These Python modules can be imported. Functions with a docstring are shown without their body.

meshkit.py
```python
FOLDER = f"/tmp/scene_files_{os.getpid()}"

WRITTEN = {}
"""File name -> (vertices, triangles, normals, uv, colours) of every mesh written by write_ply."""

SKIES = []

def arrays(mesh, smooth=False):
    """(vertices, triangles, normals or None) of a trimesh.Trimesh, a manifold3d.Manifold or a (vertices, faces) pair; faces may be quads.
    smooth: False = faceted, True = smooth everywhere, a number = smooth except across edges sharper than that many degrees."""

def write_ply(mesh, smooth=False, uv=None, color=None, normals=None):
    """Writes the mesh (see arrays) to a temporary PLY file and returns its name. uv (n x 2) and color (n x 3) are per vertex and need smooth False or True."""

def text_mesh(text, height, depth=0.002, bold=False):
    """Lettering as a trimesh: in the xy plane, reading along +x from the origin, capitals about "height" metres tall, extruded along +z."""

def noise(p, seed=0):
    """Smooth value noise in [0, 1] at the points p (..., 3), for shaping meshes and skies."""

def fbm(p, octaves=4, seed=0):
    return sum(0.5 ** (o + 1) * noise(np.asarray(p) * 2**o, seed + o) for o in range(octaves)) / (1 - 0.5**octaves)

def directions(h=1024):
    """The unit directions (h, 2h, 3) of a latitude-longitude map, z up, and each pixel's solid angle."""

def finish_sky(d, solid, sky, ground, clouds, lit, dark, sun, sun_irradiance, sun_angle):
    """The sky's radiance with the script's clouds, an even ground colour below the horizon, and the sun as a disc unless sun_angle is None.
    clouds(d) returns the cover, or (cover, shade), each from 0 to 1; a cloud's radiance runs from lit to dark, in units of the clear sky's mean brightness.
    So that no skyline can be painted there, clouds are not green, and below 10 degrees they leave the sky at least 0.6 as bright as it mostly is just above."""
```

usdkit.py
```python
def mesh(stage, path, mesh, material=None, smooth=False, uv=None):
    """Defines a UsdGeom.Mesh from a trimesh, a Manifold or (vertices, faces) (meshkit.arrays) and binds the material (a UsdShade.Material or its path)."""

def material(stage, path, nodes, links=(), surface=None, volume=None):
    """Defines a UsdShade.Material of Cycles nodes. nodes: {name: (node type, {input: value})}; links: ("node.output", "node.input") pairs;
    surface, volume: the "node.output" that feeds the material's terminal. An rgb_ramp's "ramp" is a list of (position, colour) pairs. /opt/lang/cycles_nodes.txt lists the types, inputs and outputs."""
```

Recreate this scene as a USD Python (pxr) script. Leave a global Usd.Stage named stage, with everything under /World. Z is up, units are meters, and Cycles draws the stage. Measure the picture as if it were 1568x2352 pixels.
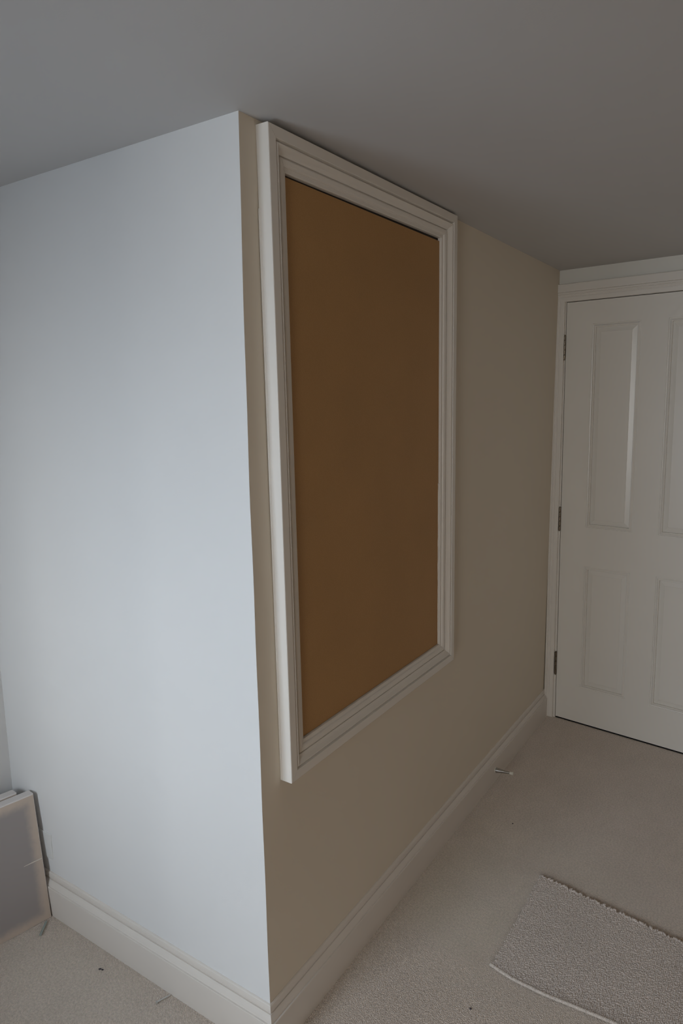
import math, random
import numpy as np, trimesh, usdkit, meshkit
from pxr import Usd, UsdGeom, UsdLux, UsdShade, Gf, Sdf, Vt

random.seed(7)
rng = np.random.default_rng(7)
stage = Usd.Stage.CreateInMemory()
UsdGeom.SetStageUpAxis(stage, 'Z')
UsdGeom.SetStageMetersPerUnit(stage, 1.0)
world = UsdGeom.Xform.Define(stage, '/World')
stage.SetDefaultPrim(world.GetPrim())
UsdGeom.Scope.Define(stage, '/World/Looks')

# ------------------------------------------------------------------ camera
YAW, PITCH, ROLL = -0.5873, -0.1645, -0.0137
EYE = np.array([0.9564, -1.0954, 1.5774])
F_PX, W_PX, H_PX = 1574.2, 1568, 2352
EXPOSURE = 0.0
_f = np.array([math.sin(YAW) * math.cos(PITCH), math.cos(YAW) * math.cos(PITCH), math.sin(PITCH)])
_r0 = np.array([math.cos(YAW), -math.sin(YAW), 0.0])
_u0 = np.cross(_r0, _f)
_r = math.cos(ROLL) * _r0 + math.sin(ROLL) * _u0
_u = -math.sin(ROLL) * _r0 + math.cos(ROLL) * _u0
cam = UsdGeom.Camera.Define(stage, '/World/camera')
cam.AddTransformOp().Set(Gf.Matrix4d(*_r, 0, *_u, 0, *(-_f), 0, *EYE, 1))
cam.CreateHorizontalApertureAttr(24.0)
cam.CreateVerticalApertureAttr(36.0)
cam.CreateFocalLengthAttr(24.0 * F_PX / W_PX)
cam.CreateClippingRangeAttr(Gf.Vec2f(0.02, 100))
cam.CreateExposureAttr(EXPOSURE)

# ------------------------------------------------------------------ daylight
SKY_COL = (0.80, 0.94, 1.10)
dome = UsdLux.DomeLight.Define(stage, '/World/sky_light')          # overcast sky all round
dome.CreateIntensityAttr(0.35)
dome.CreateColorAttr(Gf.Vec3f(*SKY_COL))


def sky_panel(name, centre, target, w, h, intensity):
    """A patch of bright overcast sky outside the window."""
    c, t = np.array(centre, float), np.array(target, float)
    z = c - t; z /= np.linalg.norm(z)
    x = np.cross([0, 0, 1.0], z); x /= np.linalg.norm(x)
    y = np.cross(z, x)
    li = UsdLux.RectLight.Define(stage, '/World/' + name)
    li.AddTransformOp().Set(Gf.Matrix4d(*x, 0, *y, 0, *z, 0, *c, 1))
    li.CreateWidthAttr(w); li.CreateHeightAttr(h)
    li.CreateIntensityAttr(intensity)
    li.CreateColorAttr(Gf.Vec3f(*SKY_COL))
    return li


WX0, WX1, WZ0, WZ1, WYM, WY = -0.60, 0.05, 0.60, 1.60, -1.45, -2.95            # window opening in the wall behind the camera
sky_panel('sky_daylight', (-0.72, -1.95, 1.60), (-0.72, 0.0, 1.60), 1.18, 1.6, 10.2)
VX0, VX1, VZ0, VZ1 = 0.52, 1.36, 0.40, 2.05                          # second window further right
sky_panel('second_daylight', (1.15, -3.95, 2.05), (1.15, 0.0, 2.05), 2.6, 2.9, 8.6).CreateColorAttr(Gf.Vec3f(0.98, 0.98, 0.96))

# ------------------------------------------------------------------ room numbers (metres)
HC, L, XL, PSI = 2.1316, 2.1479, -1.055, 0.1085
XR = 2.1
SK_H, SK_T = 0.134, 0.0204

# ------------------------------------------------------------------ helpers
_used = {}


def numbered(path):
    n = _used.get(path, 0)
    _used[path] = n + 1
    return path if n == 0 else f'{path}_{n:03d}'


def tag(p, label=None, category=None, group=None, kind=None):
    prim = p if isinstance(p, Usd.Prim) else p.GetPrim()
    for k, v in (('label', label), ('category', category), ('group', group), ('kind', kind)):
        if v:
            prim.SetCustomDataByKey(k, v)
    return prim


def obj(name, mesh, mat, parent=None, smooth=30):
    base = '/World' if parent is None else str((parent if isinstance(parent, Usd.Prim) else parent.GetPrim()).GetPath())
    return usdkit.mesh(stage, numbered(base + '/' + name), mesh, mat, smooth=smooth).GetPrim()


def thing(name, loc=(0, 0, 0)):
    x = UsdGeom.Xform.Define(stage, numbered('/World/' + name))
    x.AddTranslateOp().Set(Gf.Vec3d(*map(float, loc)))
    return x.GetPrim()


def box(x0, x1, y0, y1, z0, z1):
    b = trimesh.creation.box((x1 - x0, y1 - y0, z1 - z0))
    b.apply_translation(((x0 + x1) / 2, (y0 + y1) / 2, (z0 + z1) / 2))
    return b


def loft(rings, cap=True):
    """Closed rings of equal length, joined one to the next."""
    rings = [np.asarray(r, float) for r in rings]
    n = len(rings[0])
    v = np.vstack(rings)
    f = []
    for k in range(len(rings) - 1):
        a, b = k * n, (k + 1) * n
        for i in range(n):
            j = (i + 1) % n
            f += [[a + i, a + j, b + j], [a + i, b + j, b + i]]
    if cap:
        from shapely.geometry import Polygon
        for k, flip in ((0, True), (len(rings) - 1, False)):
            r = rings[k]
            c = r.mean(0)
            _, _, vt = np.linalg.svd(r - c)
            p2 = (r - c) @ vt[:2].T
            try:
                pv, pf = trimesh.creation.triangulate_polygon(Polygon(p2), engine='earcut')
                idx = [int(np.argmin(np.sum((p2 - q) ** 2, 1))) for q in pv]
                tri = [[k * n + idx[i] for i in t] for t in pf]
            except Exception:
                tri = [[k * n, k * n + i, k * n + i + 1] for i in range(1, n - 1)]
            f += [t[::-1] for t in tri] if flip else tri
    m = trimesh.Trimesh(v, np.array(f), process=False)
    trimesh.repair.fix_normals(m)
    return m


def tube(pts, radii, sides=12):
    p = np.asarray(pts, float)
    t = np.gradient(p, axis=0)
    t /= np.linalg.norm(t, axis=1, keepdims=True)
    ref = np.array([0, 0, 1.0]) if abs(t[0, 2]) < 0.9 else np.array([1.0, 0, 0])
    a = np.cross(t, ref); a /= np.linalg.norm(a, axis=1, keepdims=True)
    b = np.cross(t, a)
    ang = np.arange(sides) * 2 * np.pi / sides
    rad = np.broadcast_to(radii, (len(p),))
    return loft([p[i] + rad[i] * (np.cos(ang)[:, None] * a[i] + np.sin(ang)[:, None] * b[i]) for i in range(len(p))])


def blob(c, r, rot=0.0, sub=2):
    s = trimesh.creation.icosphere(sub, 1.0)
    s.apply_scale(r)
    s.apply_transform(trimesh.transformations.rotation_matrix(rot, [0, 0, 1]))
    s.apply_translation(c)
    return s


cat = trimesh.util.concatenate

# ------------------------------------------------------------------ materials
LK = '/World/Looks/'


def paint(name, col, rough=0.6, bump=0.15, scale=260.0, spec=0.4, var=0.02):
    c0 = tuple(max(0, c * (1 - var)) for c in col)
    c1 = tuple(min(1, c * (1 + var)) for c in col)
    return usdkit.material(stage, LK + name, {
        'g': ('geometry', {}),
        'n': ('noise_texture', {'scale': scale, 'detail': 3.0, 'roughness': 0.6}),
        'n2': ('noise_texture', {'scale': 3.0, 'detail': 3.0}),
        'm': ('mix_color', {'blend_type': 'mix', 'a': c0, 'b': c1}),
        'b': ('bump', {'strength': bump, 'distance': 0.001}),
        'p': ('principled_bsdf', {'roughness': rough, 'specular_ior_level': spec}),
    }, [('g.position', 'n.vector'), ('g.position', 'n2.vector'), ('n2.fac', 'm.fac'), ('m.result', 'p.base_color'),
        ('n.fac', 'b.height'), ('b.normal', 'p.normal')], surface='p.BSDF')


def plain(name, col, rough=0.5, metal=0.0, spec=0.5):
    return usdkit.material(stage, LK + name, {'p': ('principled_bsdf', {'base_color': col, 'roughness': rough, 'metallic': metal, 'specular_ior_level': spec})}, surface='p.BSDF')


M = {}
M['white'] = paint('white_emulsion', (0.80, 0.80, 0.79), 0.75, 0.12)
M['cream'] = paint('cream_emulsion', (0.745, 0.672, 0.558), 0.7, 0.12)
M['tan'] = paint('tan_emulsion', (0.70, 0.49, 0.30), 0.7, 0.1)
M['stone'] = paint('stone_emulsion', (0.46, 0.43, 0.40), 0.75, 0.1)
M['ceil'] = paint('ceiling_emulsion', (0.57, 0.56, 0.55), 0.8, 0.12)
M['trim'] = paint('trim_eggshell', (0.80, 0.76, 0.70), 0.42, 0.08, 120.0, 0.45)
M['skirt'] = paint('skirting_eggshell', (0.76, 0.71, 0.65), 0.42, 0.06, 120.0, 0.45)
M['door'] = paint('door_eggshell', (0.82, 0.79, 0.735), 0.26, 0.02, 120.0, 0.45)
M['dark'] = plain('gap_shade', (0.03, 0.026, 0.022), 0.9)  # near-black colour that stands in for shade inside narrow gaps
M['steel'] = plain('hinge_steel', (0.24, 0.21, 0.17), 0.30, 1.0)
M['chrome'] = plain('chrome', (0.55, 0.57, 0.58), 0.22, 1.0)
M['rubber'] = plain('white_rubber', (0.72, 0.70, 0.62), 0.5)
M['plastic'] = plain('white_plastic', (0.80, 0.80, 0.78), 0.3)
M['pine'] = plain('raw_pine', (0.30, 0.17, 0.08), 0.6)
M['zinc'] = plain('zinc_screw', (0.42, 0.48, 0.46), 0.35, 0.5)
M['bright'] = plain('bright_screw', (0.72, 0.74, 0.74), 0.25, 0.6)
M['lint_dark'] = plain('dark_lint', (0.06, 0.05, 0.06), 0.9)
M['lint_pale'] = plain('pale_lint', (0.75, 0.70, 0.62), 0.9)
M['out_white'] = plain('window_paint', (0.80, 0.80, 0.78), 0.4)


def fibre(name, col, var=0.16, rough=0.95):
    a = tuple(c * (1 - var) for c in col); b = tuple(min(1, c * (1 + var)) for c in col)
    return usdkit.material(stage, LK + name, {
        'g': ('geometry', {}), 'o': ('object_info', {}),
        'n': ('noise_texture', {'scale': 170.0, 'detail': 2.0}),
        'n2': ('noise_texture', {'scale': 5.0, 'detail': 3.0}),
        'r': ('rgb_ramp', {'ramp': [(0.3, a), (0.7, b)]}),
        'm': ('mix_color', {'blend_type': 'mix', 'fac': 0.25, 'b': col}),
        'w': ('mix_color', {'blend_type': 'multiply', 'fac': 0.5}),
        'r2': ('rgb_ramp', {'ramp': [(0.3, (0.86, 0.86, 0.86)), (0.7, (1, 1, 1))]}),
        'p': ('principled_bsdf', {'roughness': rough, 'specular_ior_level': 0.15, 'sheen_weight': 0.15}),
    }, [('g.position', 'n.vector'), ('g.position', 'n2.vector'), ('n.fac', 'r.fac'), ('r.color', 'm.a'), ('m.result', 'w.a'), ('n2.fac', 'r2.fac'), ('r2.color', 'w.b'),
        ('w.result', 'p.base_color')], surface='p.BSDF')


M['carpet'] = fibre('carpet_wool', (0.71, 0.625, 0.55))
M['rug'] = fibre('rug_wool', (0.675, 0.605, 0.555), 0.12)
M['rugedge'] = fibre('rug_binding', (0.74, 0.68, 0.62), 0.12)
# brown fibreboard: fine fibres, faint blotches
M['board'] = usdkit.material(stage, LK + 'brown_hardboard', {
    'g': ('geometry', {}),
    'n': ('noise_texture', {'scale': 420.0, 'detail': 4.0, 'roughness': 0.7}),
    'n2': ('noise_texture', {'scale': 4.0, 'detail': 4.0}),
    'r': ('rgb_ramp', {'ramp': [(0.3, (0.425, 0.238, 0.092)), (0.7, (0.480, 0.275, 0.110))]}),
    'r2': ('rgb_ramp', {'ramp': [(0.3, (0.92, 0.92, 0.92)), (0.7, (1, 1, 1))]}),
    'w': ('mix_color', {'blend_type': 'multiply', 'fac': 1.0}),
    'b': ('bump', {'strength': 0.1, 'distance': 0.0006}),
    'p': ('principled_bsdf', {'roughness': 0.6, 'specular_ior_level': 0.35}),
}, [('g.position', 'n.vector'), ('g.position', 'n2.vector'), ('n.fac', 'r.fac'), ('n2.fac', 'r2.fac'), ('r.color', 'w.a'), ('r2.color', 'w.b'), ('w.result', 'p.base_color'),
    ('n.fac', 'b.height'), ('b.normal', 'p.normal')], surface='p.BSDF')
M['pane'] = usdkit.material(stage, LK + 'window_glass', {
    'f': ('fresnel', {'IOR': 1.45}), 't': ('transparent_bsdf', {}), 'g': ('glossy_bsdf', {'roughness': 0.02}), 'm': ('mix_closure', {})},
    [('f.fac', 'm.fac'), ('t.BSDF', 'm.closure1'), ('g.BSDF', 'm.closure2')], surface='m.closure')

# ------------------------------------------------------------------ room shell
ZB = [0.0, 0.134, 0.5, 0.83, 1.16, 1.36, 1.62, 1.90, HC]
BOW = [0.0, 0.0, 0.002, 0.0035, 0.005, 0.0065, 0.006, 0.004, 0.0]


def bow(z):
    return np.interp(z, ZB, BOW)


zs = np.linspace(-0.02, HC + 0.02, 44)
# white front of the breast: y = 0, from the left wall to the bowed outside corner
rings = []
for z in zs:
    b = bow(z)
    e = 0.0015 * math.sin(z * 17.0) * 0.35
    rings.append([(XL - 0.1, 0, z), (-0.06, 0, z), (-0.0004 - b + e, 0, z), (-b + e, 0.0004, z), (-0.09, 0.09, z), (XL - 0.1, 0.09, z)])
tag(obj('wall_front', loft(rings), M['white'], smooth=20), 'white plastered front of the projecting wall, left of the bare corner', 'wall', kind='structure')
rings = []
for z in zs:
    b = bow(z)
    e = 0.0015 * math.sin(z * 17.0) * 0.35
    rings.append([(-b + e, 0.0004, z), (-b * 0.75, 0.03, z), (-b * 0.2, 0.06, z), (0, 0.10, z), (0, L + 0.1, z), (-0.09, L + 0.1, z), (-0.09, 0.09, z)])
tag(obj('wall_side', loft(rings), M['cream'], smooth=20), 'cream side of the projecting wall that carries the framed brown panel', 'wall', kind='structure')
tag(obj('wall_left', box(XL - 0.1, XL, WYM, 0.0, -0.02, HC + 0.02), M['white'], smooth=False), 'white wall at the far left edge behind the canvases', 'wall', kind='structure')
tag(obj('wall_right', box(XR, XR + 0.1, WY - 0.1, L + 0.3, -0.02, HC + 0.02), M['tan'], smooth=False), 'tan wall on the right, out of the picture', 'wall', kind='structure')
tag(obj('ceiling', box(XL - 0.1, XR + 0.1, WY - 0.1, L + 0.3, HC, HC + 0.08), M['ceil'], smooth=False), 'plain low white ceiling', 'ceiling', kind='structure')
# wall behind the camera, with the window
BX = 0.42                                                           # the wall with the first window stands forward as far as BX
wm = [box(XL - 0.1, WX0, WYM - 0.1, WYM, -0.02, HC + 0.02), box(WX1, BX, WYM - 0.1, WYM, -0.02, HC + 0.02),
      box(WX0, WX1, WYM - 0.1, WYM, -0.02, WZ0), box(WX0, WX1, WYM - 0.1, WYM, WZ1, HC + 0.02),
      box(BX - 0.1, BX, WY - 0.1, WYM - 0.1, -0.02, HC + 0.02),
      box(BX, VX0, WY - 0.1, WY, -0.02, HC + 0.02), box(VX1, XR + 0.1, WY - 0.1, WY, -0.02, HC + 0.02),
      box(VX0, VX1, WY - 0.1, WY, -0.02, VZ0), box(VX0, VX1, WY - 0.1, WY, VZ1, HC + 0.02)]
tag(obj('wall_window', cat(wm), M['stone'], smooth=False), 'stone grey window wall behind the camera', 'wall', kind='structure')
fw = 0.045
for nm, lb, (x0, x1, z0, z1), wy in (('window_1', 'white casement window behind the camera that lets in the daylight', (WX0, WX1, WZ0, WZ1), WYM), ('window_2', 'second, taller white window behind the camera, further right', (VX0, VX1, VZ0, VZ1), WY)):
    win = thing(nm); tag(win, lb, 'window', kind='structure')
    obj('window_frame', cat([box(x0, x0 + fw, wy - 0.08, wy - 0.02, z0, z1), box(x1 - fw, x1, wy - 0.08, wy - 0.02, z0, z1),
                             box(x0 + fw, x1 - fw, wy - 0.08, wy - 0.02, z0, z0 + fw), box(x0 + fw, x1 - fw, wy - 0.08, wy - 0.02, z1 - fw, z1)]), M['out_white'], win, False)
    obj('pane', box(x0 + fw, x1 - fw, wy - 0.055, wy - 0.051, z0 + fw, z1 - fw), M['pane'], win, False)
    obj('window_sill', box(x0 - 0.04, x1 + 0.04, wy, wy + 0.08, z0 - 0.03, z0), M['out_white'], win, False)

# door wall: a plane turned by PSI about the far inside corner
EU = np.array([math.cos(PSI), -math.sin(PSI), 0.0])
EO = np.array([-math.sin(PSI), -math.cos(PSI), 0.0])
LEAN = -0.011


def dw(pts, lean=LEAN):
    """(u along the door wall, off towards the room, z) -> world."""
    p = np.asarray(pts, float)
    u = p[..., 0] + lean * (p[..., 2] - 1.0)
    return np.array([0, L, 0.0]) + u[..., None] * EU + p[..., 1][..., None] * EO + p[..., 2][..., None] * np.array([0, 0, 1.0])


def dwm(mesh, lean=LEAN):
    m = mesh.copy(); m.vertices = dw(m.vertices, lean)
    trimesh.repair.fix_normals(m)
    return m


U0, U1 = 0.0505, 0.812            # door leaf edges
ZD0, ZD1 = 0.008, 1.9885          # leaf bottom, top
UO0, UO1, ZO = 0.018, 0.846, 2.02  # structural opening
m = cat([box(-0.15, UO0, -0.12, 0, -0.02, HC + 0.02), box(UO1, 2.25, -0.12, 0, -0.02, HC + 0.02), box(UO0, UO1, -0.12, 0, ZO, HC + 0.02)])
M['white2'] = paint('off_white_emulsion', (0.76, 0.745, 0.69), 0.75, 0.12)
tag(obj('wall_back', dwm(m, 0.0), M['white2'], smooth=False), 'white far wall around and above the panelled door', 'wall', kind='structure')

# ------------------------------------------------------------------ skirting boards
SKIRT = [(0.0, -0.01), (SK_T, -0.01), (SK_T, 0.0925), (0.0203, 0.0940), (0.0196, 0.0949), (0.0158, 0.0953), (0.0154, 0.0966), (0.0160, 0.0974), (0.0150, 0.1002),
         (0.0130, 0.1040), (0.0105, 0.1080), (0.0088, 0.1112), (0.0080, 0.1128), (0.0050, 0.1131), (0.0049, 0.1143), (0.0066, 0.1152), (0.0072, 0.1200),
         (0.0066, 0.1260), (0.0054, 0.1310), (0.0036, 0.1335), (0.0010, 0.1345), (0.0, 0.1345)]
a = [[(XL, -d, z) for d, z in SKIRT], [(-0.55, -d, z) for d, z in SKIRT], [(d, -d, z) for d, z in SKIRT]]
tag(obj('baseboard_front', loft(a), M['skirt'], smooth=False), 'cream moulded skirting board along the foot of the white wall', 'skirting board', kind='structure')
a = [[(d, -d, z) for d, z in SKIRT], [(d, 1.0, z) for d, z in SKIRT], [(d, L - 0.004, z) for d, z in SKIRT]]
tag(obj('baseboard_side', loft(a), M['skirt'], smooth=False), 'cream moulded skirting board below the framed brown panel', 'skirting board', kind='structure')
a = [[(XL + d, -SK_T, z) for d, z in SKIRT], [(XL + d, WYM, z) for d, z in SKIRT]]
tag(obj('baseboard_left', loft(a), M['skirt'], smooth=False), 'cream skirting board along the left wall behind the canvases', 'skirting board', kind='structure')

# ------------------------------------------------------------------ door: lining, architrave, leaf, hinges
door = thing('door_1'); tag(door, 'cream four panel door in the far wall with three steel hinges', 'door', kind='structure')
obj('door_lining', dwm(cat([box(UO0, 0.0475, -0.12, 0, 0, 1.9925), box(U1 + 0.003, UO1, -0.12, 0, 0, 1.9925), box(UO0, UO1, -0.12, 0, 1.9915, ZO)])), M['trim'], door, False)
obj('door_stop', dwm(cat([box(0.0475, 0.062, -0.075, -0.047, 0, 1.9915), box(0.80, U1 + 0.003, -0.075, -0.047, 0, 1.9915), box(0.062, 0.80, -0.075, -0.047, 1.977, 1.9915)])), M['trim'], door, False)
obj('threshold', dwm(box(0.049, 0.811, -0.119, -0.004, -0.004, 0.0008)), M['dark'], door, False)  # dark strip painting the shade in the gap under the leaf
obj('landing_floor', dwm(box(0.0, 0.86, -0.5, -0.121, -0.02, 0.0)), M['dark'], door, False)  # floor past the door, coloured near-black to paint the shade there

# leaf: stiles and rails with four openings, then a moulded panel in each
T = 0.044
PZ = [(0.187, 0.787), (0.972, 1.888)]
PU = [(0.1690, 0.3765), (0.4850, 0.6925)]
us = [U0, PU[0][0], PU[0][1], PU[1][0], PU[1][1], U1]
zz = [ZD0, PZ[0][0], PZ[0][1], PZ[1][0], PZ[1][1], ZD1]
leaf = []
for i in range(5):
    for j in range(5):
        if i in (1, 3) and j in (1, 3):
            continue
        leaf.append(box(us[i], us[i + 1], -T, 0, zz[j], zz[j + 1]))
import manifold3d as m3


def to_man(t):
    return m3.Manifold(m3.Mesh(np.asarray(t.vertices, np.float32), np.asarray(t.faces, np.uint32)))


def from_man(mm):
    q = mm.to_mesh()
    return trimesh.Trimesh(np.array(q.vert_properties[:, :3]), np.array(q.tri_verts), process=False)


lm = to_man(box(U0, U1, -T, 0, ZD0, ZD1))
for (a0, a1) in PU:
    for (b0, b1) in PZ:
        lm -= to_man(box(a0, a1, -0.1, 0.1, b0, b1))
obj('door_leaf', dwm(from_man(lm)), M['door'], door, False)
# moulded panel: (inset from the opening edge, depth off the face)
PPROF = [(0.0, 0.0), (0.0010, -0.0034), (0.0030, -0.0040), (0.0050, -0.0030), (0.0090, -0.0002), (0.0110, 0.0010), (0.0135, 0.0012), (0.0150, 0.0002), (0.0158, -0.0098), (0.0370, -0.0037), (0.0374, -0.0030), (0.0385, -0.0030)]
for (b0, b1) in PZ:
    for (a0, a1) in PU:
        rings = []
        for ins, off in [(0.0, -T + 0.004)] + PPROF:
            rings.append([(a0 + ins, off, b0 + ins), (a1 - ins, off, b0 + ins), (a1 - ins, off, b1 - ins), (a0 + ins, off, b1 - ins)])
        obj('panel', dwm(loft(rings)), M['door'], door, False)

# architrave: (distance in from the outer edge, depth)
AW = 0.0405
ARCH = [(0.0, 0.0), (0.0, 0.0165), (0.0008, 0.0180), (0.0055, 0.0182), (0.0075, 0.0172), (0.0084, 0.0140), (0.0096, 0.0136), (0.0110, 0.0148), (0.0130, 0.0150), (0.0150, 0.0142), (0.0185, 0.0112), (0.0205, 0.0108), (0.0215, 0.0120), (0.0235, 0.0126),
        (0.0365, 0.0112), (0.0395, 0.0104), (0.0405, 0.0085), (0.0405, 0.0)]
AZ = 2.0325
lj = [[(d, o, 0.0) for d, o in ARCH], [(d, o, AZ - d) for d, o in ARCH]]
AR = U1 + 0.005 + AW
rj = [[(AR - d, o, 0.0) for d, o in ARCH], [(AR - d, o, AZ - d) for d, o in ARCH]]
hd = [[(d, o, AZ - d) for d, o in ARCH], [(AR - d, o, AZ - d) for d, o in ARCH]]
arch = thing('trim_1'); tag(arch, 'cream moulded architrave and head strip around the far door', 'architrave', kind='structure')
obj('side_moulding', dwm(loft(lj), -0.0075), M['trim'], arch, False)
obj('side_moulding', dwm(loft(rj), -0.0075), M['trim'], arch, False)
obj('head_moulding', dwm(loft(hd), -0.0075), M['trim'], arch, False)
CAP = [(-0.001, 0.0), (-0.001, 0.0185), (0.001, 0.0200), (0.028, 0.0200), (0.0315, 0.0206), (0.0345, 0.0196), (0.0355, 0.017), (0.0355, 0.0)]
cp = [[(u, o, AZ + 0.0012 + h) for h, o in CAP] for u in (0.0, AR)]
obj('head_strip', dwm(loft(cp), -0.0075), M['trim'], arch, False)

for k, (z0, z1) in enumerate(((1.7375, 1.8450), (0.9440, 1.0550), (0.2260, 0.3400))):
    hg = UsdGeom.Xform.Define(stage, numbered('/World/door_1/hinge')).GetPrim()
    n, hh = 5, (z1 - z0) / 5
    cu = 0.0452
    for i in range(n):
        cyl = trimesh.creation.revolve([(0, z0 + i * hh + 0.0008), (0.0043, z0 + i * hh + 0.0008), (0.0056, z0 + i * hh + 0.0018), (0.0056, z0 + (i + 1) * hh - 0.0018), (0.0043, z0 + (i + 1) * hh - 0.0008), (0, z0 + (i + 1) * hh - 0.0008)], sections=20)
        cyl.apply_translation((cu, 0.0035, 0))
        obj('knuckle', dwm(cyl), M['steel'], hg, 35)
    obj('hinge_plate', dwm(box(0.0476, 0.0504, -0.036, 0.0005, z0, z1)), M['steel'], hg, False)
    pin = trimesh.creation.cylinder(0.0035, z1 - z0 + 0.006, sections=16); pin.apply_translation((cu, 0.0035, (z0 + z1) / 2))
    obj('hinge_pin', dwm(pin), M['steel'], hg, 35)
kn = trimesh.creation.revolve([(0, 0), (0.024, 0), (0.024, 0.004), (0.010, 0.008), (0.010, 0.028), (0.022, 0.038), (0.026, 0.050), (0.020, 0.060), (0, 0.064)], sections=28)
kn.apply_transform(trimesh.transformations.rotation_matrix(-math.pi / 2, [1, 0, 0])); kn.apply_translation((0.752, 0, 0.99))
obj('door_handle', dwm(kn), M['chrome'], door, 35)

# ------------------------------------------------------------------ framed brown panel on the side wall
FR = thing('framed_panel'); tag(FR, 'large plain brown board in a deep cream moulded frame, hung up against the ceiling', 'framed panel')
FY0, FY1, FZ0, FZ1 = 0.0590, 0.9690, 0.6870, 2.1215
FSH = -0.0125


def fr(p):
    p = np.asarray(p, float)
    q = p.copy(); q[..., 1] = p[..., 1] + FSH * (p[..., 2] - 1.40)
    return q


FP = [(0.0, 0.0), (0.0, 0.0300), (0.0007, 0.0314), (0.0022, 0.0320), (0.0228, 0.0320), (0.0237, 0.0315), (0.0250, 0.0262), (0.0258, 0.0238), (0.0267, 0.0236), (0.0282, 0.0282), (0.0298, 0.0303), (0.0314, 0.0305),
      (0.0330, 0.0296), (0.0365, 0.0262), (0.0400, 0.0230), (0.0435, 0.0205), (0.0462, 0.0192), (0.0472, 0.0188), (0.0477, 0.0152), (0.0488, 0.0146), (0.0504, 0.0188), (0.0520, 0.0200), (0.0535, 0.0202), (0.0600, 0.0192), (0.0625, 0.0182),
      (0.0645, 0.0164), (0.0654, 0.0142), (0.0660, 0.0136), (0.0730, 0.0134), (0.0745, 0.0125), (0.0750, 0.0108), (0.0750, 0.0)]
cor = {'bl': (FY0, FZ0, 1, 1), 'br': (FY1, FZ0, -1, 1), 'tr': (FY1, FZ1 + 0.0035, -1, -1), 'tl': (FY0, FZ1 - 0.0005, 1, -1)}


def fring(c, wob=0.0):
    y, z, sy, sz = cor[c]
    return fr([(x, y + sy * u, z + sz * u) for u, x in FP])


def rail(a, b, n=1, eps=0.00035):
    A, B = fring(a), fring(b)
    d = (B - A); ln = np.linalg.norm(d, axis=1, keepdims=True); d = d / ln
    return loft([A + d * eps, B - d * eps])


for nm, a, b in (('top_rail', 'tl', 'tr'), ('bottom_rail', 'bl', 'br'), ('side_rail', 'bl', 'tl'), ('side_rail', 'br', 'tr')):
    obj(nm, rail(a, b), M['trim'], FR, False)
IN = 0.0750
by0, by1, bz0, bz1 = FY0 + IN - 0.004, FY1 - IN + 0.004, FZ0 + IN + 0.0012, FZ1 - IN - 0.0052
bd = box(0.0012, 0.0062, FY0 + IN + 0.0008, FY1 - IN - 0.0008, bz0, bz1); bd.vertices = fr(bd.vertices)
tag(obj('brown_board', bd, M['board'], FR, False), 'plain brown fibreboard sheet')
bk = box(0.0002, 0.0010, FY0 + IN - 0.01, FY1 - IN + 0.01, FZ0 + IN - 0.01, FZ1 - IN + 0.01); bk.vertices = fr(bk.vertices)
obj('backing_sheet', bk, M['dark'], FR, False)  # added dark sheet: paints the shade seen in gaps round the board


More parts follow.
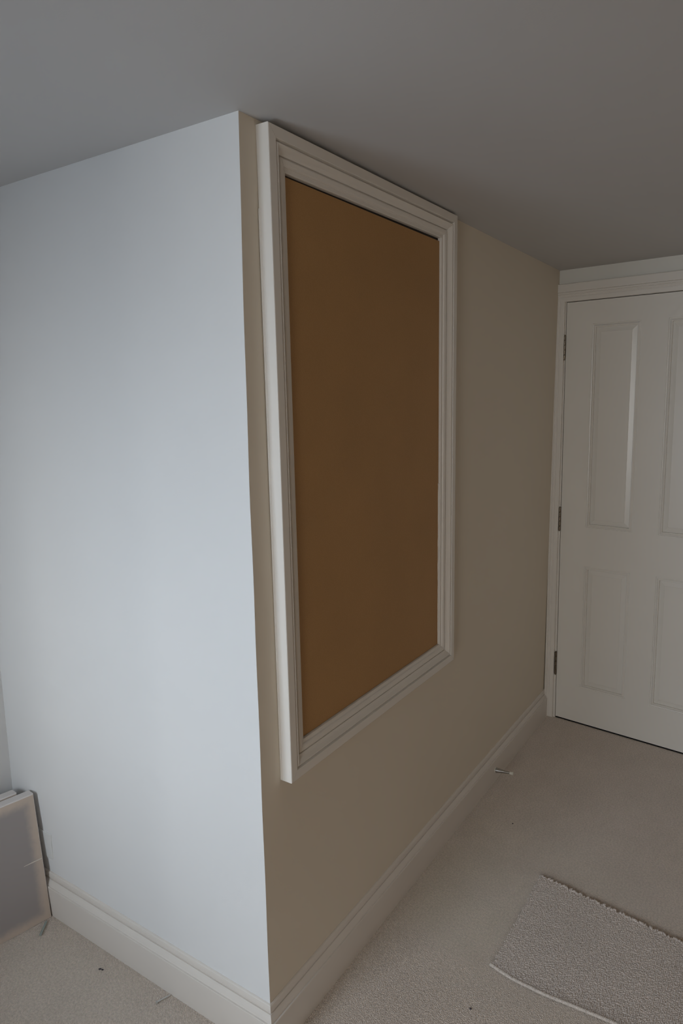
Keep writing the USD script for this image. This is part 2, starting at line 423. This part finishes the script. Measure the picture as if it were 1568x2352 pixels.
# dried paint and filler along the inner edge on the right, and one chip on the left
def bead(y, z0, z1, r, x, seed, amp):
    zz_ = np.arange(z0, z1, 0.006)
    w = meshkit.fbm(np.stack([zz_ * 38, zz_ * 0 + seed, zz_ * 0], -1), 3, seed)
    rad = r * (0.35 + amp * w)
    return tube(fr(np.stack([zz_ * 0 + x, np.full(len(zz_), y), zz_], -1)), rad, 7)


tag(obj('filler_bead', bead(FY1 - IN - 0.0006, FZ0 + IN + 0.002, FZ0 + 0.62, 0.0036, 0.0070, 3, 1.0), M['trim'], FR, True), 'uneven bead of dried white paint along the right inner edge')
# wall-side filler strip on the outer left edge, ending in a small step near the top
fs = loft([fr([(0.0, FY0 + 0.001, z), (0.0, FY0 - 0.0022, z), (0.0026, FY0 - 0.0016, z), (0.0050, FY0 + 0.0002, z), (0.0050, FY0 + 0.001, z)]) for z in np.linspace(FZ0 + 0.002, 1.962, 30)])
obj('filler_strip', fs, M['trim'], FR, False)

# ------------------------------------------------------------------ carpet
flo = UsdGeom.Xform.Define(stage, '/World/floor').GetPrim()
tag(flo, 'fitted oatmeal loop pile carpet', 'floor', kind='structure')
obj('carpet_backing', box(XL - 0.1, XR + 0.1, WY - 0.1, L + 0.3, -0.05, -0.0006), M['carpet'], flo, False)


def project(p):
    d = p - EYE
    z = d @ _f
    return W_PX / 2 + F_PX * (d @ _r) / z, H_PX / 2 - F_PX * (d @ _u) / z, z


def instancer(path, pts, yaw, scale, proto_mesh, mat):
    pi = UsdGeom.PointInstancer.Define(stage, path)
    pr = usdkit.mesh(stage, path + '/loop', proto_mesh, mat, smooth=True)
    pi.CreatePrototypesRel().SetTargets([pr.GetPath()])
    pi.CreatePositionsAttr(Vt.Vec3fArray.FromNumpy(pts.astype(np.float32)))
    pi.CreateProtoIndicesAttr(Vt.IntArray.FromNumpy(np.zeros(len(pts), np.int32)))
    q = np.zeros((len(pts), 4), np.float32)
    q[:, 0] = np.cos(yaw / 2); q[:, 3] = np.sin(yaw / 2)
    pi.CreateOrientationsAttr(Vt.QuathArray([Gf.Quath(float(a), 0, 0, float(d)) for a, d in zip(q[:, 0], q[:, 3])]))
    pi.CreateScalesAttr(Vt.Vec3fArray.FromNumpy(scale.astype(np.float32)))
    return pi.GetPrim()


RUG_NEAR = np.array([(0.3577, 0.5264), (0.3900, 0.5190), (0.4292, 0.5121), (0.5135, 0.5090), (0.6127, 0.5150), (0.6765, 0.5195), (0.80, 0.525), (1.02, 0.532)])
RUG_FAR = np.array([(0.3586, 0.9612), (0.46, 0.9460), (0.62, 0.9235), (0.7951, 0.8986), (0.90, 0.884), (1.02, 0.868)])


def rug_inside(x, y, pad=0.0):
    n = np.interp(x, RUG_NEAR[:, 0], RUG_NEAR[:, 1]); f_ = np.interp(x, RUG_FAR[:, 0], RUG_FAR[:, 1])
    return (x > 0.36 - pad) & (x < 1.02 + pad) & (y > n - pad) & (y < f_ + pad)


RS, LS = 0.0031, 0.0043                                            # rows run diagonally across the room
gi, gj = np.meshgrid(np.arange(-1.9, 1.9, LS), np.arange(-1.6, 2.9, RS), indexing='ij')
row = np.round(gj / RS).astype(int)
gi = gi + (row % 2) * LS * 0.5 + rng.normal(0, 0.0006, gi.shape); gj = gj + rng.normal(0, 0.00025, gj.shape)
gx, gy = ((gi + gj) * 0.70711).ravel(), ((gj - gi) * 0.70711).ravel()
px, py, pz = project(np.stack([gx, gy, gx * 0], -1))
yd = L - np.tan(PSI) * gx
keep = (gx > XL + 0.004) & (gx < 1.75) & (gy > -0.75) & (pz > 0.2) & (px > -60) & (px < W_PX + 60) & (py < H_PX + 60) & (py > 0) & ~((gx < SK_T - 0.0005) & (gy > -SK_T + 0.0005)) & (gy < yd - 0.001) & ~rug_inside(gx, gy, -0.012)
gx, gy = gx[keep], gy[keep]
n_ = len(gx)
sc = np.stack([rng.uniform(0.88, 1.12, n_), rng.uniform(0.88, 1.12, n_), rng.uniform(0.85, 1.2, n_)], -1)
lp = trimesh.creation.icosphere(1, 1.0); lp.apply_scale((0.0026, 0.0016, 0.0022))
pl = instancer('/World/floor/carpet_pile', np.stack([gx, gy, np.full(n_, -0.0012)], -1), -math.pi / 4 + rng.uniform(-0.3, 0.3, n_), sc, lp, M['carpet'])
tag(pl, kind='stuff')

# ------------------------------------------------------------------ carpet offcut used as a mat
RUG = thing('carpet_offcut'); tag(RUG, 'rectangular carpet offcut lying on the carpet, near edge whipped, far edge frayed', 'rug')
xs = np.linspace(0.3595, 1.02, 90)
top, bot = [], []
rows = 40


def rug_z(x, t):
    """Height of the offcut's underside: the whipped near edge lifts a little."""
    return 0.0022 + 0.0055 * np.exp(-t / 0.07) * (0.75 + 0.25 * np.sin(x * 13))


V = []
for x in xs:
    n0 = np.interp(x, RUG_NEAR[:, 0], RUG_NEAR[:, 1]); f0 = np.interp(x, RUG_FAR[:, 0], RUG_FAR[:, 1]) + 0.0035 * (meshkit.noise(np.array([x * 70, 0.3, 0.1])) - 0.5)
    for j in range(rows):
        t = j / (rows - 1)
        y = n0 + (f0 - n0) * t
        V.append((x + 0.004 * math.sin(t * 3.1) * (1 - (x - 0.3595) / 0.66), y, rug_z(x, t)))
V = np.array(V)
nV = len(V)
up = V + [0, 0, 0.0055]
F = []
for i in range(len(xs) - 1):
    for j in range(rows - 1):
        a, b, c, d = i * rows + j, (i + 1) * rows + j, (i + 1) * rows + j + 1, i * rows + j + 1
        F += [[a, b, c], [a, c, d]]
F = np.array(F)
edge = [i * rows for i in range(len(xs))] + [(len(xs) - 1) * rows + j for j in range(rows)] + [i * rows + rows - 1 for i in range(len(xs) - 1, -1, -1)] + [j for j in range(rows - 1, -1, -1)]
S = []
for a, b in zip(edge, edge[1:] + edge[:1]):
    if a != b:
        S += [[a, b, nV + b], [a, nV + b, nV + a]]
slab = trimesh.Trimesh(np.vstack([V, up]), np.vstack([F[:, ::-1], F + nV, np.array(S)]), process=False)
obj('offcut_backing', slab, M['rug'], RUG, 30)
B_ = 0.0048
rx, ry = np.meshgrid(np.arange(0.3585, 1.018, B_), np.arange(0.50, 0.97, B_), indexing='ij')
rx, ry = rx.ravel(), ry.ravel()
rx = rx + rng.normal(0, 0.0009, rx.shape); ry = ry + rng.normal(0, 0.0009, ry.shape)
k_ = rug_inside(rx, ry, 0.001); rx, ry = rx[k_], ry[k_]
n0 = np.interp(rx, RUG_NEAR[:, 0], RUG_NEAR[:, 1]); f0 = np.interp(rx, RUG_FAR[:, 0], RUG_FAR[:, 1])
rz = rug_z(rx, (ry - n0) / (f0 - n0)) + 0.0052
lp2 = trimesh.creation.icosphere(1, 1.0); lp2.apply_scale((0.0036, 0.0021, 0.0022))
tag(instancer('/World/carpet_offcut/offcut_pile', np.stack([rx, ry, rz], -1), rng.uniform(0.2, 1.5, len(rx)), np.stack([rng.uniform(0.8, 1.2, len(rx)), rng.uniform(0.85, 1.2, len(rx)), rng.uniform(0.7, 1.35, len(rx))], -1), lp2, M['rug']), kind='stuff')
# whipped near edge: slanted wraps of yarn
st = []
for x in np.arange(0.356, 1.02, 0.0040):
    y = np.interp(x, RUG_NEAR[:, 0], RUG_NEAR[:, 1]) if x > 0.3577 else 0.527
    b = trimesh.creation.icosphere(2, 1.0)
    b.apply_scale((0.0024, 0.0056, 0.0046 + 0.0004 * math.sin(x * 900)))
    b.apply_transform(trimesh.transformations.rotation_matrix(-0.35, [0, 0, 1]))
    b.apply_translation((x, y + 0.002, float(rug_z(x, 0.0)) + 0.0034))
    st.append(b)
tag(obj('whipped_edge', cat(st), M['rugedge'], RUG, True), 'pale whip-stitched yarn along the near edge')
# frayed far edge
st = []
for x in np.arange(0.359, 1.02, 0.0042):
    y = np.interp(x, RUG_FAR[:, 0], RUG_FAR[:, 1])
    if rng.random() < 0.75:
        st.append(blob((x + rng.normal(0, 0.001), y + rng.uniform(-0.003, 0.004), 0.0088 + rng.uniform(-0.001, 0.002)), (rng.uniform(0.0022, 0.0036), rng.uniform(0.004, 0.0065), rng.uniform(0.0025, 0.004)), rng.uniform(-0.8, 0.8), 1))
obj('frayed_edge', cat(st), M['rug'], RUG, True)

# ------------------------------------------------------------------ door stop on the skirting
DS = thing('door_stop', (SK_T, 1.4340, 0.0500)); tag(DS, 'chrome cone door stop with white rubber tip, screwed to the skirting board', 'door stop')


def lathe_x(prof, tilt=0.09):
    r = trimesh.creation.revolve(prof, sections=32)
    r.apply_transform(trimesh.transformations.rotation_matrix(math.pi / 2, [0, 1, 0]))
    r.apply_transform(trimesh.transformations.rotation_matrix(-tilt, [0, 1, 0]))
    return r


obj('base_ring', lathe_x([(0, 0.0), (0.0118, 0.0), (0.0122, 0.0015), (0.0112, 0.0030), (0, 0.0030)]), M['rubber'], DS, 35)
obj('cone', lathe_x([(0, 0.0030), (0.0108, 0.0030), (0.0104, 0.008), (0.0088, 0.018), (0.0070, 0.032), (0.0055, 0.046), (0.0045, 0.060), (0.0042, 0.063), (0, 0.063)]), M['chrome'], DS, 35)
obj('rubber_tip', lathe_x([(0, 0.0615), (0.0050, 0.0615), (0.0060, 0.0630), (0.0062, 0.0740), (0.0054, 0.0765), (0, 0.0770)]), M['rubber'], DS, 35)

# ------------------------------------------------------------------ two canvases leaning in the left corner
CB = np.array([-0.8564, -0.0250, 0.0])
CD = np.array([-0.028, -0.1525, 0.0]); CD /= np.linalg.norm(CD)
CN = np.array([0.974, -0.1789, 0.1389])                       # outward normal of the face
CN -= CD * (CN @ CD); CN /= np.linalg.norm(CN)
CW = np.cross(CN, CD); CW *= np.sign(CW[2])


def canvas(name, label, base, w, h, t, r, lean_normal, mat_face, mat_side):
    d, n, up_ = CD, lean_normal, None
    up_ = np.cross(n, d); up_ *= np.sign(up_[2])
    root = thing(name, base)
    tag(root, label, 'canvas')

    def put(mesh):
        mesh = mesh.copy()
        v = mesh.vertices
        mesh.vertices = v[:, :1] * d + v[:, 1:2] * up_ + v[:, 2:3] * n
        trimesh.repair.fix_normals(mesh)
        return mesh
    rings = []
    for ins, dep in ((0.002, -t), (0.0, -t + 0.001), (0.0, -0.0035), (0.0012, -0.0010), (0.0035, 0.0)):
        rings.append([(ins, ins, dep), (w - ins, ins, dep), (w - ins, h - ins, dep), (ins, h - ins, dep)])
    obj('wrapped_edge', put(loft(rings, True)), mat_side, root, False)
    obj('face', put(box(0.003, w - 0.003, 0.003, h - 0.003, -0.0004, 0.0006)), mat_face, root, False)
    bar = cat([box(0.003, w - 0.003, 0.003, 0.021, -t - 0.006, -t + 0.001), box(0.003, w - 0.003, h - 0.021, h - 0.003, -t - 0.006, -t + 0.001),
               box(0.003, 0.021, 0.021, h - 0.021, -t - 0.006, -t + 0.001), box(w - 0.021, w - 0.003, 0.021, h - 0.021, -t - 0.006, -t + 0.001)])
    tag(obj('stretcher', put(bar), M['pine'], root, False), 'raw wood stretcher at the back')
    return root, put


M['canvas_edge'] = paint('canvas_edge', (0.78, 0.73, 0.70), 0.8, 0.3, 900.0, 0.2)
CWID, CHGT = 0.40, 0.3985


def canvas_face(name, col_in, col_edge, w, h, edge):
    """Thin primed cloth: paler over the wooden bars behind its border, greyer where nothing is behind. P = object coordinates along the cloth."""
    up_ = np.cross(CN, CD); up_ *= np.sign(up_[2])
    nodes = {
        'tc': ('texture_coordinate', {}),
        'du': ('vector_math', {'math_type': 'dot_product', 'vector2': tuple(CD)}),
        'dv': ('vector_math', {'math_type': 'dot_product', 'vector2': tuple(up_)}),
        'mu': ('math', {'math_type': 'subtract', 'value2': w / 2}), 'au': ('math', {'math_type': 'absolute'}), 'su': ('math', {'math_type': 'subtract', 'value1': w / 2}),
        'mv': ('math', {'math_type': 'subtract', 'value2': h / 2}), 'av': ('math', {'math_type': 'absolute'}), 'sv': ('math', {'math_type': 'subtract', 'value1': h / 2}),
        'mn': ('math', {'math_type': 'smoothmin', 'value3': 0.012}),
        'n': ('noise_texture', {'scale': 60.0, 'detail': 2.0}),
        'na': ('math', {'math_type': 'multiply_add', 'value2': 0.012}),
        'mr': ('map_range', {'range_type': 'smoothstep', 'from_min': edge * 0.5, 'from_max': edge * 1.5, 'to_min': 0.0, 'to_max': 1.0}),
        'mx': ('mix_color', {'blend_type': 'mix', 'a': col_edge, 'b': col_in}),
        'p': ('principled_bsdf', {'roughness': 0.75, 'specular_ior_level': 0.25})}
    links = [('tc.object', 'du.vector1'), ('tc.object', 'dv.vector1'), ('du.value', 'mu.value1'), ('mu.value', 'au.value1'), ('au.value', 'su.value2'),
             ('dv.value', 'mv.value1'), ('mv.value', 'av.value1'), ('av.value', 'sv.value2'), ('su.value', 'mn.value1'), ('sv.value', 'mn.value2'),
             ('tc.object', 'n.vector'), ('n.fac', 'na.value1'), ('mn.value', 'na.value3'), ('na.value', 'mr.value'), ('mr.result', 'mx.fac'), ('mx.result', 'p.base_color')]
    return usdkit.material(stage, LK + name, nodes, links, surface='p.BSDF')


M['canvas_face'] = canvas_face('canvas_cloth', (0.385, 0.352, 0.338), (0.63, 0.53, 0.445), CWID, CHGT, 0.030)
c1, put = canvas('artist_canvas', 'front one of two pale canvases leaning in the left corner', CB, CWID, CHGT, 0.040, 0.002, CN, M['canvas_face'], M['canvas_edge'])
obj('paper_tape', put(loft([[(0.0035, 0.192, 0.0004), (0.0035, 0.1955, 0.0004), (0.0035, 0.1955, 0.0012), (0.0035, 0.192, 0.0012)], [(0.030, 0.1925, 0.0004), (0.030, 0.1955, 0.0004), (0.030, 0.1955, 0.0012), (0.030, 0.1925, 0.0012)],
                          [(0.058, 0.1935, 0.0004), (0.058, 0.1945, 0.0004), (0.058, 0.1945, 0.0010), (0.058, 0.1935, 0.0010)]])), M['lint_pale'], c1, False)  # thin pale strip, tapering inwards across the cloth
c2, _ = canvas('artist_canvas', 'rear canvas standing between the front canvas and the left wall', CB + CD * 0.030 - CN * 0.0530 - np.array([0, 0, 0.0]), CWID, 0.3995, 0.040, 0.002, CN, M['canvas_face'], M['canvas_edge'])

# ------------------------------------------------------------------ wall plate behind the canvas
WP = thing('socket_plate', (-0.9035, 0.0, 0.2240)); tag(WP, 'white plastic wall plate low on the white wall, half hidden by the canvases', 'wall plate')
rings = []
for s, d in ((0.043, 0.0), (0.043, -0.0022), (0.0424, -0.0030), (0.0408, -0.0034), (0.0360, -0.0035)):
    c = 0.004
    q = []
    for sx, sz, a0 in ((1, 1, 0), (-1, 1, 90), (-1, -1, 180), (1, -1, 270)):
        for t in (0, 30, 60, 90):
            aa = math.radians(a0 + t)
            q.append((sx * (s - c) + c * math.cos(aa), d, sz * (s - c) + c * math.sin(aa)))
    rings.append(q)
obj('plate', loft(rings), M['plastic'], WP, 30)

# ------------------------------------------------------------------ screws and bits on the carpet


def screw(name, label, head, tip, rs, rh, mat):
    h, t = np.array(head, float), np.array(tip, float)
    d = t - h; ln = np.linalg.norm(d); d /= ln
    s = thing(name, h); tag(s, label, 'screw')
    R = trimesh.geometry.align_vectors([0, 0, 1], d)
    hd_ = trimesh.creation.revolve([(0, 0), (rh * 0.8, 0.0), (rh, 0.0008), (rs, 0.0045), (0, 0.0045)], sections=24); hd_.apply_transform(R)
    z = np.linspace(0.004, ln, 60)
    prof = [(0, 0.004)] + [(rs * (0.82 + 0.18 * (0.5 + 0.5 * math.cos(q * 2 * math.pi / 0.0022))) * min(1, (ln - q) / 0.008 + 0.05) if q > 0.3 * ln else rs, q) for q in z] + [(0, ln)]
    sh = trimesh.creation.revolve(prof, sections=20); sh.apply_transform(R)
    obj('screw_head', hd_, mat, s, 35); obj('shank', sh, mat, s, 40)
    return s


screw('wood_screw', 'shiny screw lying on the carpet against the foot of the white wall skirting', (-0.3420, -0.0620, 0.0050), (-0.3275, -0.0220, 0.0042), 0.0021, 0.0044, M['bright'])
screw('wood_screw', 'dull grey-green screw on the carpet in front of the leaning canvas', (-0.8150, -0.0905, 0.0052), (-0.8530, -0.0440, 0.0048), 0.0034, 0.0040, M['zinc'])
for (x, y, r, mt, lb, rot) in ((-0.5615, -0.0722, 0.0042, 'lint_dark', 'left one of two dark crumbs on the carpet by the white wall', 0.8), (-0.5535, -0.0700, 0.0036, 'lint_dark', 'right one of two dark crumbs on the carpet by the white wall', 0.5)):
    t_ = obj('carpet_crumb', blob((x, y, 0.0030), (r, r * 0.55, r * 0.5), rot, 2), M[mt], None, True)
    tag(t_, lb, 'crumb', 'dark crumbs by the white wall')

for (px_, r, mt, lb, rot) in (((0.2474, 1.1229), 0.0050, 'lint_pale', 'pale thread of fluff on the carpet, nearest to the skirting board', 0.3), ((0.3473, 1.1039), 0.0060, 'lint_pale', 'pale thread of fluff on the carpet just behind the left corner of the offcut', -0.4),
                              ((0.5547, 1.3238), 0.0045, 'lint_pale', 'pale thread of fluff on the carpet, farthest right towards the door', 0.9)):
    n_pts = 14
    tt = np.linspace(-1, 1, n_pts)
    p_ = np.stack([px_[0] + r * tt * math.cos(rot), px_[1] + r * tt * math.sin(rot) + 0.0015 * np.sin(tt * 5), np.full(n_pts, 0.0026) + 0.0006 * np.cos(tt * 4)], -1)
    t_ = obj('lint_thread', tube(p_, 0.0008, 7), M[mt], None, True)
    tag(t_, lb, 'lint', 'pale lint on the carpet by the offcut')

for (x, y, r, lb) in ((0.1827, 1.1909, 0.0028, 'tiny dark crumb on the carpet near the skirting board below the framed panel'), (0.3622, 0.3719, 0.0030, 'tiny dark crumb on the carpet in front of the whipped edge of the offcut')):
    tag(obj('carpet_crumb', blob((x, y, 0.0024), (r, r * 0.7, r * 0.6), 0.4, 2), M['lint_dark'], None, True), lb, 'crumb')
